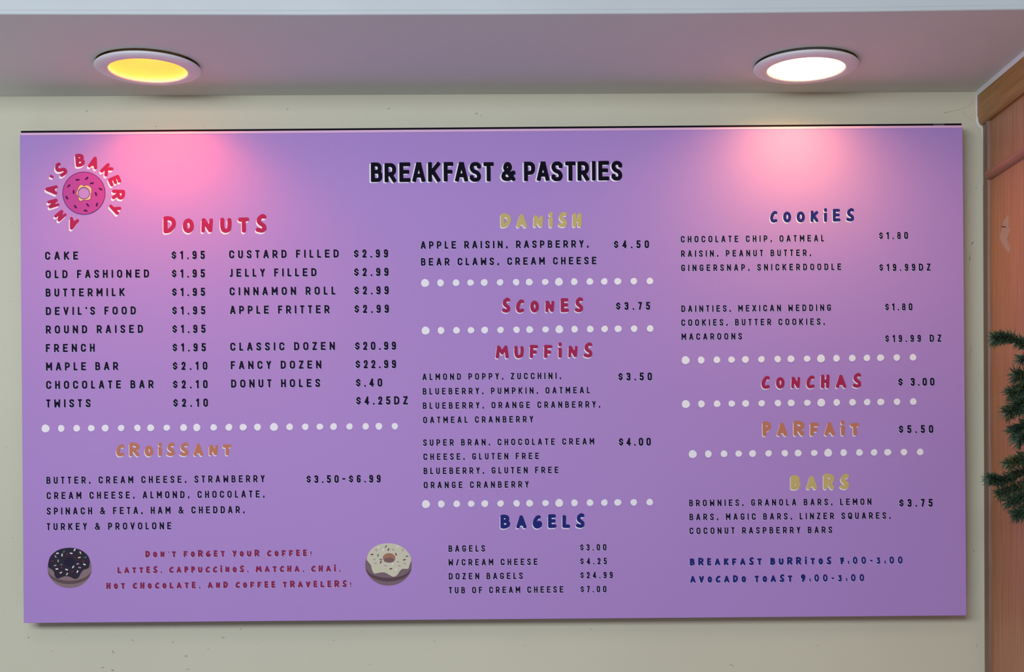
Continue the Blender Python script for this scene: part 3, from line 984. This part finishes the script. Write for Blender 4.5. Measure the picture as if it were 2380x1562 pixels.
def dots(xs, rs, ya, yb):
    s = Sheet()
    r = random.Random(11)
    for x, q in zip(xs, rs):
        y = ya + (yb - ya) * (x - xs[0]) / (xs[-1] - xs[0])
        X, Z = loc(x, y)
        e = r.uniform(-.05, .05)
        ph = r.uniform(0, 6.28)
        pts = []
        for i in range(28):
            a = 2 * math.pi * i / 28
            k = q * (1 + e * math.cos(2 * a + ph) + .025 * math.cos(3 * a + ph * 2))
            pts.append((X + k * PX * math.cos(a), Z + k * PX * math.sin(a)))
        s.poly(pts, H_TX)
    s.build('dot_divider', M_white, board, 'row of white dots')


dots(LONG, LR, 996, 990.6)
for xa, ya, xb, yb in ((988, 657.9, 1510.3, 653.3), (989.2, 768.5, 1511, 763.6), (990, 1171.8, 1510, 1167.2), (1593.3, 837.3, 2121.8, 830.6), (1593.8, 939.3, 2122.4, 933.5), (1609.9, 1055.5, 2138.5, 1050.5)):
    dots(list(xa + (DX - 115) / (2258 - 115) * (xb - xa)), DR, ya, yb)


# ---- pictures -------------------------------------------------------------
def P2(ox, oy, sc):
    return lambda u, v: loc(ox + u / sc, oy + v / sc)


def blob(pts, n=6):
    """smooth closed outline"""
    P = [Vector(p) for p in pts]
    m = len(P)
    out = []
    for i in range(m):
        a, b, c, e = P[i - 1], P[i], P[(i + 1) % m], P[(i + 2) % m]
        for k in range(n):
            t = k / n
            out.append(.5 * ((2 * b) + (c - a) * t + (2 * a - 5 * b + 4 * c - e) * t * t + (3 * b - a - 3 * c + e) * t ** 3))
    return [(p.x, p.y) for p in out]


def ellipse(cx, cy, rx, ry, n=64):
    return [(cx + rx * math.cos(2 * math.pi * i / n), cy + ry * math.sin(2 * math.pi * i / n)) for i in range(n)]


def pill(cx, cy, ang, L, wd):
    c, s = math.cos(math.radians(ang)), math.sin(math.radians(ang))
    pts = []
    for sx, sy in ((-1, -.6), (-.8, -1), (.8, -1), (1, -.6), (1, .6), (.8, 1), (-.8, 1), (-1, .6)):
        x, y = sx * L / 2, sy * wd / 2
        pts.append((cx + x * c - y * s, cy + x * s + y * c))
    return pts


def tri_poly(sheet, pts, h, m):
    """non convex outline: let the tessellator cut it up"""
    from mathutils.geometry import tessellate_polygon
    tris = tessellate_polygon([[Vector((p[0], p[1], 0)) for p in pts]])
    sheet.add(np.array(pts), [tuple(t) for t in tris], h, m)


M_sp = {
    'w': mat('sprinkle_white', (0.85, 0.85, 0.82), .6, .06), 'y': mat('sprinkle_cream', (0.72, 0.66, 0.38), .6, .06), 'g': mat('sprinkle_teal', (0.10, 0.20, 0.19), .6, .06),
    'r': mat('sprinkle_maroon', (0.19, 0.035, 0.05), .6, .06), 'p': mat('sprinkle_lilac', (0.50, 0.36, 0.46), .6, .06), 's': mat('sprinkle_sage', (0.40, 0.42, 0.33), .6, .06),
}
SPK = list('wygrps')


def donut_picture(ox, oy, sc, bun, stripe, glaze, hole, hole2, sprinkles, mats, label, slen, swid):
    T = P2(ox, oy, sc)
    s = Sheet()
    tr_ = lambda pts: [T(*p) for p in pts]
    tri_poly(s, tr_(ellipse(*bun)), .0003, 0)
    tri_poly(s, tr_(stripe), .00045, 1)
    tri_poly(s, tr_(blob(glaze)), .0006, 2)
    tri_poly(s, tr_(ellipse(*hole)), .00075, 3)
    if hole2:
        tri_poly(s, tr_(hole2), .0009, 4)
    for x, y, a, k in sprinkles:
        s.poly(tr_(pill(x, y, a, slen, swid)), .0009, 5 + SPK.index(k))
    return s.build('donut_picture', list(mats) + [M_sp[k] for k in SPK], board, label)


def crescent(cx, cy, rx, ry, up0, th):
    """band that follows the lower edge of the bun"""
    a = [(cx + rx * .985 * math.cos(t), cy + ry * math.sin(t)) for t in np.linspace(math.pi * .97, math.pi * .03, 28)]
    up = [(cx + rx * .985 * math.cos(t), cy + up0 + (ry - up0 - th) * math.sin(t)) for t in np.linspace(math.pi * .03, math.pi * .97, 28)]
    return a + up


donut_picture(90, 1250, 5.409, (388, 382, 277, 250), crescent(388, 420, 277, 162, -20, 42),
              [(120, 330), (150, 232), (250, 152), (390, 125), (520, 150), (610, 215), (643, 285), (640, 330), (632, 372), (600, 392), (560, 405), (530, 445), (498, 502), (450, 517),
               (400, 492), (340, 482), (290, 495), (240, 512), (205, 482), (190, 425), (160, 395), (125, 372)],
              (385, 305, 66, 54), None,
              [(453, 152, -60, 'w'), (237, 195, -10, 'w'), (295, 217, -85, 'w'), (410, 195, 10, 'w'), (525, 187, 65, 'y'), (318, 175, -65, 'g'), (360, 203, -65, 'r'), (213, 235, 50, 'p'),
               (455, 243, 60, 'r'), (512, 248, -10, 'y'), (588, 246, -15, 'g'), (174, 292, 0, 'r'), (246, 290, -88, 's'), (566, 293, -10, 'r'), (285, 336, -15, 'g'), (208, 348, -20, 's'),
               (492, 328, -15, 'p'), (576, 335, 25, 'w'), (289, 367, -70, 'r'), (435, 366, -60, 'w'), (516, 374, 12, 'p'), (230, 392, 0, 'w'), (352, 400, 18, 'w'), (425, 425, -10, 'r'),
               (488, 425, -65, 'w'), (280, 438, -30, 'y'), (358, 455, -55, 'y')],
              (mat('bun_taupe', (0.27, 0.19, 0.21), .6, .06), mat('bun_stripe', (0.14, 0.09, 0.10), .6, .06), mat('chocolate_icing', (0.035, 0.028, 0.050), .6, .06), mat('chocolate_hole', (0.024, 0.021, 0.048), .6, .06), M_ink),
              'picture of a donut with dark chocolate icing and sprinkles', 34, 15)
donut_picture(530, 1240, 5.289, (1972, 385, 285, 255), crescent(1972, 425, 285, 165, -20, 44),
              [(1705, 310), (1742, 218), (1832, 145), (1960, 120), (2090, 140), (2190, 205), (2243, 278), (2250, 330), (2232, 385), (2216, 430), (2180, 435), (2140, 437), (2106, 470), (2075, 515), (2030, 532),
               (1985, 510), (1940, 485), (1890, 478), (1840, 487), (1797, 490), (1770, 445), (1755, 388), (1722, 346)],
              (1980, 300, 77, 58), [(1980 + 66 * math.cos(t), 328 + 30 * math.sin(t)) for t in np.linspace(0, 2 * math.pi, 40, endpoint=False)],
              [(1853, 168, -5, 'w'), (2083, 163, -60, 'w'), (1907, 203, -80, 'w'), (1941, 161, -60, 'g'), (1972, 197, -65, 'r'), (2028, 198, 15, 'p'), (1822, 204, 50, 'p'), (2147, 205, 70, 's'),
               (1771, 258, 0, 'r'), (1844, 268, -80, 'g'), (2065, 256, 65, 'r'), (2200, 280, 0, 'g'), (1797, 320, -10, 's'), (1878, 320, -5, 'g'), (2168, 323, -15, 'r'), (2088, 347, -5, 's'),
               (1812, 366, 5, 'p'), (1878, 352, -65, 'r'), (2172, 367, 25, 'p'), (2022, 380, -50, 'w'), (1935, 395, 15, 'p'), (2105, 397, 15, 'p'), (2002, 433, -8, 'r'), (2067, 443, -65, 'w'), (1855, 427, -30, 'y'), (1933, 447, -55, 'y')],
              (mat('cocoa_bun', (0.22, 0.15, 0.18), .6, .06), mat('cocoa_stripe', (0.12, 0.075, 0.095), .6, .06), mat('cream_icing', (0.66, 0.64, 0.50), .6, .06), mat('donut_hole_tan', (0.40, 0.20, 0.145), .6, .06), mat('donut_hole_shade', (0.22, 0.13, 0.13), .6, .06)),
              'picture of a chocolate donut with cream icing and sprinkles', 34, 14)

# round logo: pink donut and its ring of letters
T = P2(80, 340, 5.207)
s = Sheet()


def annulus(sheet, outer, inner, h, m):
    n = len(outer)
    V = outer + inner
    sheet.add(np.array(V), [(i, (i + 1) % n, n + (i + 1) % n, n + i) for i in range(n)], h, m)


tr_ = lambda pts: [T(*p) for p in pts]
N = 96
cream = [(565, 462), (600, 478), (645, 470), (688, 498), (696, 545), (685, 585), (680, 640), (640, 655), (595, 652), (560, 668), (535, 650), (532, 612), (506, 575), (520, 530), (535, 490)]
C0 = (600, 568)


def radial(pts, n):
    """resample a star shaped outline at equal angles"""
    pl = blob(pts, 10)
    out = []
    for i in range(n):
        a = 2 * math.pi * i / n
        dx, dy = math.cos(a), math.sin(a)
        best = None
        for (ax, ay), (bx, by) in zip(pl, pl[1:] + pl[:1]):
            ex, ey = bx - ax, by - ay
            den = dx * ey - dy * ex
            if abs(den) < 1e-9:
                continue
            t = ((ax - C0[0]) * ey - (ay - C0[1]) * ex) / den
            u = ((ax - C0[0]) * dy - (ay - C0[1]) * dx) / den
            if t > 0 and -1e-6 <= u <= 1.000001:
                best = t if best is None else max(best, t)
        out.append((C0[0] + dx * best, C0[1] + dy * best))
    return out


cr_o = radial(cream, N)
cr_i = [(C0[0] + (x - C0[0]) * .955, C0[1] + (y - C0[1]) * .955) for x, y in cr_o]
annulus(s, tr_(ellipse(600, 568, 259, 260, N)), tr_(ellipse(600, 568, 253, 254, N)), .0007, 1)
annulus(s, tr_(ellipse(600, 568, 255, 256, N)), tr_(cr_i), .0005, 0)
annulus(s, tr_(cr_o), tr_(cr_i), .0007, 1)
annulus(s, tr_(cr_i), tr_(ellipse(600, 568, 68, 69, N)), .0006, 2)
annulus(s, tr_(ellipse(600, 568, 73, 74, N)), tr_(ellipse(600, 568, 67, 68, N)), .0008, 1)
for x, y, a in ((524, 407, 0), (634, 390, -42), (697, 448, -10), (418, 480, -45), (802, 519, 28), (476, 552, 88), (746, 578, 72), (394, 623, 55), (647, 712, 55), (758, 706, -75), (497, 732, 52), (621, 780, 12)):
    s.poly(tr_(pill(x, y, a, 46, 21)), .0007, 1)
logo = s.build('logo', [mat('logo_pink', (0.43, 0.075, 0.35), .6, .06), mat('logo_outline', (0.07, 0.010, 0.09), .6, .06), mat('logo_cream', (0.72, 0.58, 0.30), .6, .06)],
               board, 'round shop logo with a pink sprinkled donut')
RING = [('B', 553, 170, -4, 106, 150), ('A', 720, 200, 18, 112, 140), ('K', 878, 285, 44, 106, 140), ('E', 972, 417, 68, 100, 140), ('R', 1018, 585, 92, 112, 150), ('Y', 970, 758, 117, 100, 140),
        ('S', 316, 285, -45, 108, 165), ("'", 210, 377, -62, 24, 140), ('A', 208, 525, -84, 112, 140), ('N', 230, 692, -109, 104, 130), ('N', 316, 838, -134, 104, 130), ('A', 468, 938, -160, 112, 140)]
a_, b_ = Sheet(), Sheet()
for c, u, v, ang, w, h in RING:
    w, h = w * 1.05, h * 1.05
    X, Z = T(u, v)
    V, Fs = glyph_mesh(BRUSH[c][2] if c != "'" else [('p', [(.4, .62, .8), (.6, .45, .7)])], w / 5.207, h / 5.207, 8.0, 1.0, 30, ('ring', c, ang))
    V = V - np.array([w, h]) / 5.207 / 2
    t = -math.radians(ang)
    R = np.array([[math.cos(t), -math.sin(t)], [math.sin(t), math.cos(t)]])
    pos = (V @ R.T) * PX + np.array([X, Z])
    a_.add(pos, Fs, H_TX)
    b_.add(pos + np.array([-2.3 * PX, -4.2 * PX]), Fs, H_SH)
a_ = a_.build('logo_lettering', M_crim, logo, 'crimson letters around the donut')
b_.build('logo_lettering_shadow', M_white, logo)

# ------------------------------------------------------------------ fir garland on the panelled wall
M_needle = [mat('fir_needle_dark', (0.026, 0.055, 0.034), .55, .35), mat('fir_needle_mid', (0.055, 0.11, 0.068), .55, .35), mat('fir_needle_olive', (0.15, 0.155, 0.06), .55, .35)]
M_twig = mat('brown_twig', (0.10, 0.06, 0.035), .8, .2)
GD = 2.33
g0 = unproj(2440, 1000, GD)
garland = empty('fir_garland', g0, 'dark green artificial fir garland hanging on the oak wall at the right edge', 'garland')
rg = random.Random(5)


def tube(path, r0, r1, name, n=7):
    vs, fs = [], []
    m = len(path)
    for k, p in enumerate(path):
        tdir = (path[min(k + 1, m - 1)] - path[max(k - 1, 0)]).normalized()
        s1 = tdir.orthogonal().normalized()
        s2 = tdir.cross(s1)
        r = r0 + (r1 - r0) * k / (m - 1)
        for i in range(n):
            a = 2 * math.pi * i / n
            vs.append(tuple(p + s1 * r * math.cos(a) + s2 * r * math.sin(a)))
    for k in range(m - 1):
        for i in range(n):
            fs.append((k * n + i, k * n + (i + 1) % n, (k + 1) * n + (i + 1) % n, (k + 1) * n + i))
    me = bpy.data.meshes.new(name)
    me.from_pydata(vs, [], fs)
    for p in me.polygons:
        p.use_smooth = True
    return me


def branch(pix, depths, count, length, spread=1.0, olive=.12):
    path0 = [unproj(x, y, dd) - g0 for (x, y), dd in zip(pix, depths)]
    path = catmull([tuple(p) for p in path0], 5)
    o = link('branch', tube(path, .0032, .0012, 'branch'), M_twig, garland)
    vs, fs, mi = [], [], []
    for i in range(int(count * 1.9)):
        t = rg.random() ** .8
        k = t * (len(path) - 1)
        j = min(int(k), len(path) - 2)
        p = path[j].lerp(path[j + 1], k - j)
        ax = (path[j + 1] - path[j]).normalized()
        s1 = ax.orthogonal().normalized()
        s2 = ax.cross(s1)
        a = rg.uniform(0, 2 * math.pi)
        rad = s1 * math.cos(a) + s2 * math.sin(a)
        dirn = (ax * rg.uniform(.25, 1.1) + rad * rg.uniform(.6, 1.0) * spread + Vector((rg.uniform(-.2, .2), rg.uniform(-.2, .2), rg.uniform(-.2, .2)))).normalized()
        L = length * rg.uniform(.55, 1.05)
        w = rg.uniform(.0007, .0012)
        q1 = dirn.orthogonal().normalized() * w
        q2 = dirn.cross(q1).normalized() * w
        bend = Vector((0, 0, -L * rg.uniform(0, .12)))
        b = len(vs)
        mid = p + dirn * L * .55
        tip = p + dirn * L + bend
        vs += [tuple(p + q1), tuple(p - q1 * .5 + q2 * .87), tuple(p - q1 * .5 - q2 * .87), tuple(mid + q1), tuple(mid - q1 * .5 + q2 * .87), tuple(mid - q1 * .5 - q2 * .87), tuple(tip)]
        m = 2 if rg.random() < olive else (0 if rg.random() < .55 else 1)
        for q in range(3):
            r = (q + 1) % 3
            fs += [(b + q, b + r, b + 3 + r, b + 3 + q), (b + 3 + q, b + 3 + r, b + 6)]
            mi += [m, m]
    me = bpy.data.meshes.new('needles')
    me.from_pydata(vs, [], fs)
    me.polygons.foreach_set('material_index', mi)
    link('needles', me, M_needle, o)


# the wire core, then its branches (pixel path from the core to the tip)
core = [unproj(x, y, GD + .01) - g0 for x, y in ((2446, 690), (2440, 800), (2436, 950), (2438, 1100), (2444, 1250), (2446, 1330))]
link('wire_core', tube(catmull([tuple(p) for p in core], 5), .005, .005, 'wire_core'), M_twig, garland)
for pix, cnt, L, ol in (
        ([(2440, 835), (2385, 802), (2345, 785), (2314, 787)], 330, .022, .10),
        ([(2440, 845), (2410, 830), (2372, 836)], 130, .020, .05),
        ([(2438, 905), (2400, 880), (2362, 872)], 260, .024, .22),
        ([(2438, 930), (2395, 905), (2350, 915)], 300, .024, .15),
        ([(2438, 960), (2390, 935), (2345, 958)], 330, .026, .08),
        ([(2438, 985), (2395, 985), (2358, 1005)], 300, .024, .06),
        ([(2438, 1020), (2400, 1010), (2366, 1025)], 220, .022, .08),
        ([(2438, 1070), (2390, 1062), (2344, 1078)], 260, .022, .35),
        ([(2438, 1120), (2380, 1100), (2332, 1116), (2303, 1114)], 360, .020, .06),
        ([(2438, 1135), (2385, 1128), (2322, 1148)], 260, .020, .28),
        ([(2438, 1150), (2400, 1150), (2345, 1165)], 300, .023, .08),
        ([(2438, 1180), (2405, 1180), (2362, 1196)], 300, .022, .06),
        ([(2440, 760), (2440, 735), (2432, 720)], 160, .024, .1),
        ([(2442, 1230), (2440, 1240), (2430, 1262)], 160, .024, .1),
        ([(2440, 1000), (2420, 960), (2400, 945)], 260, .026, .06),
        ([(2440, 1100), (2420, 1080), (2395, 1085)], 260, .026, .06)):
    n = len(pix)
    y_out = rg.uniform(-.05, .02)
    branch(pix, [GD + (i / (n - 1)) * y_out for i in range(n)], cnt, L, olive=ol)
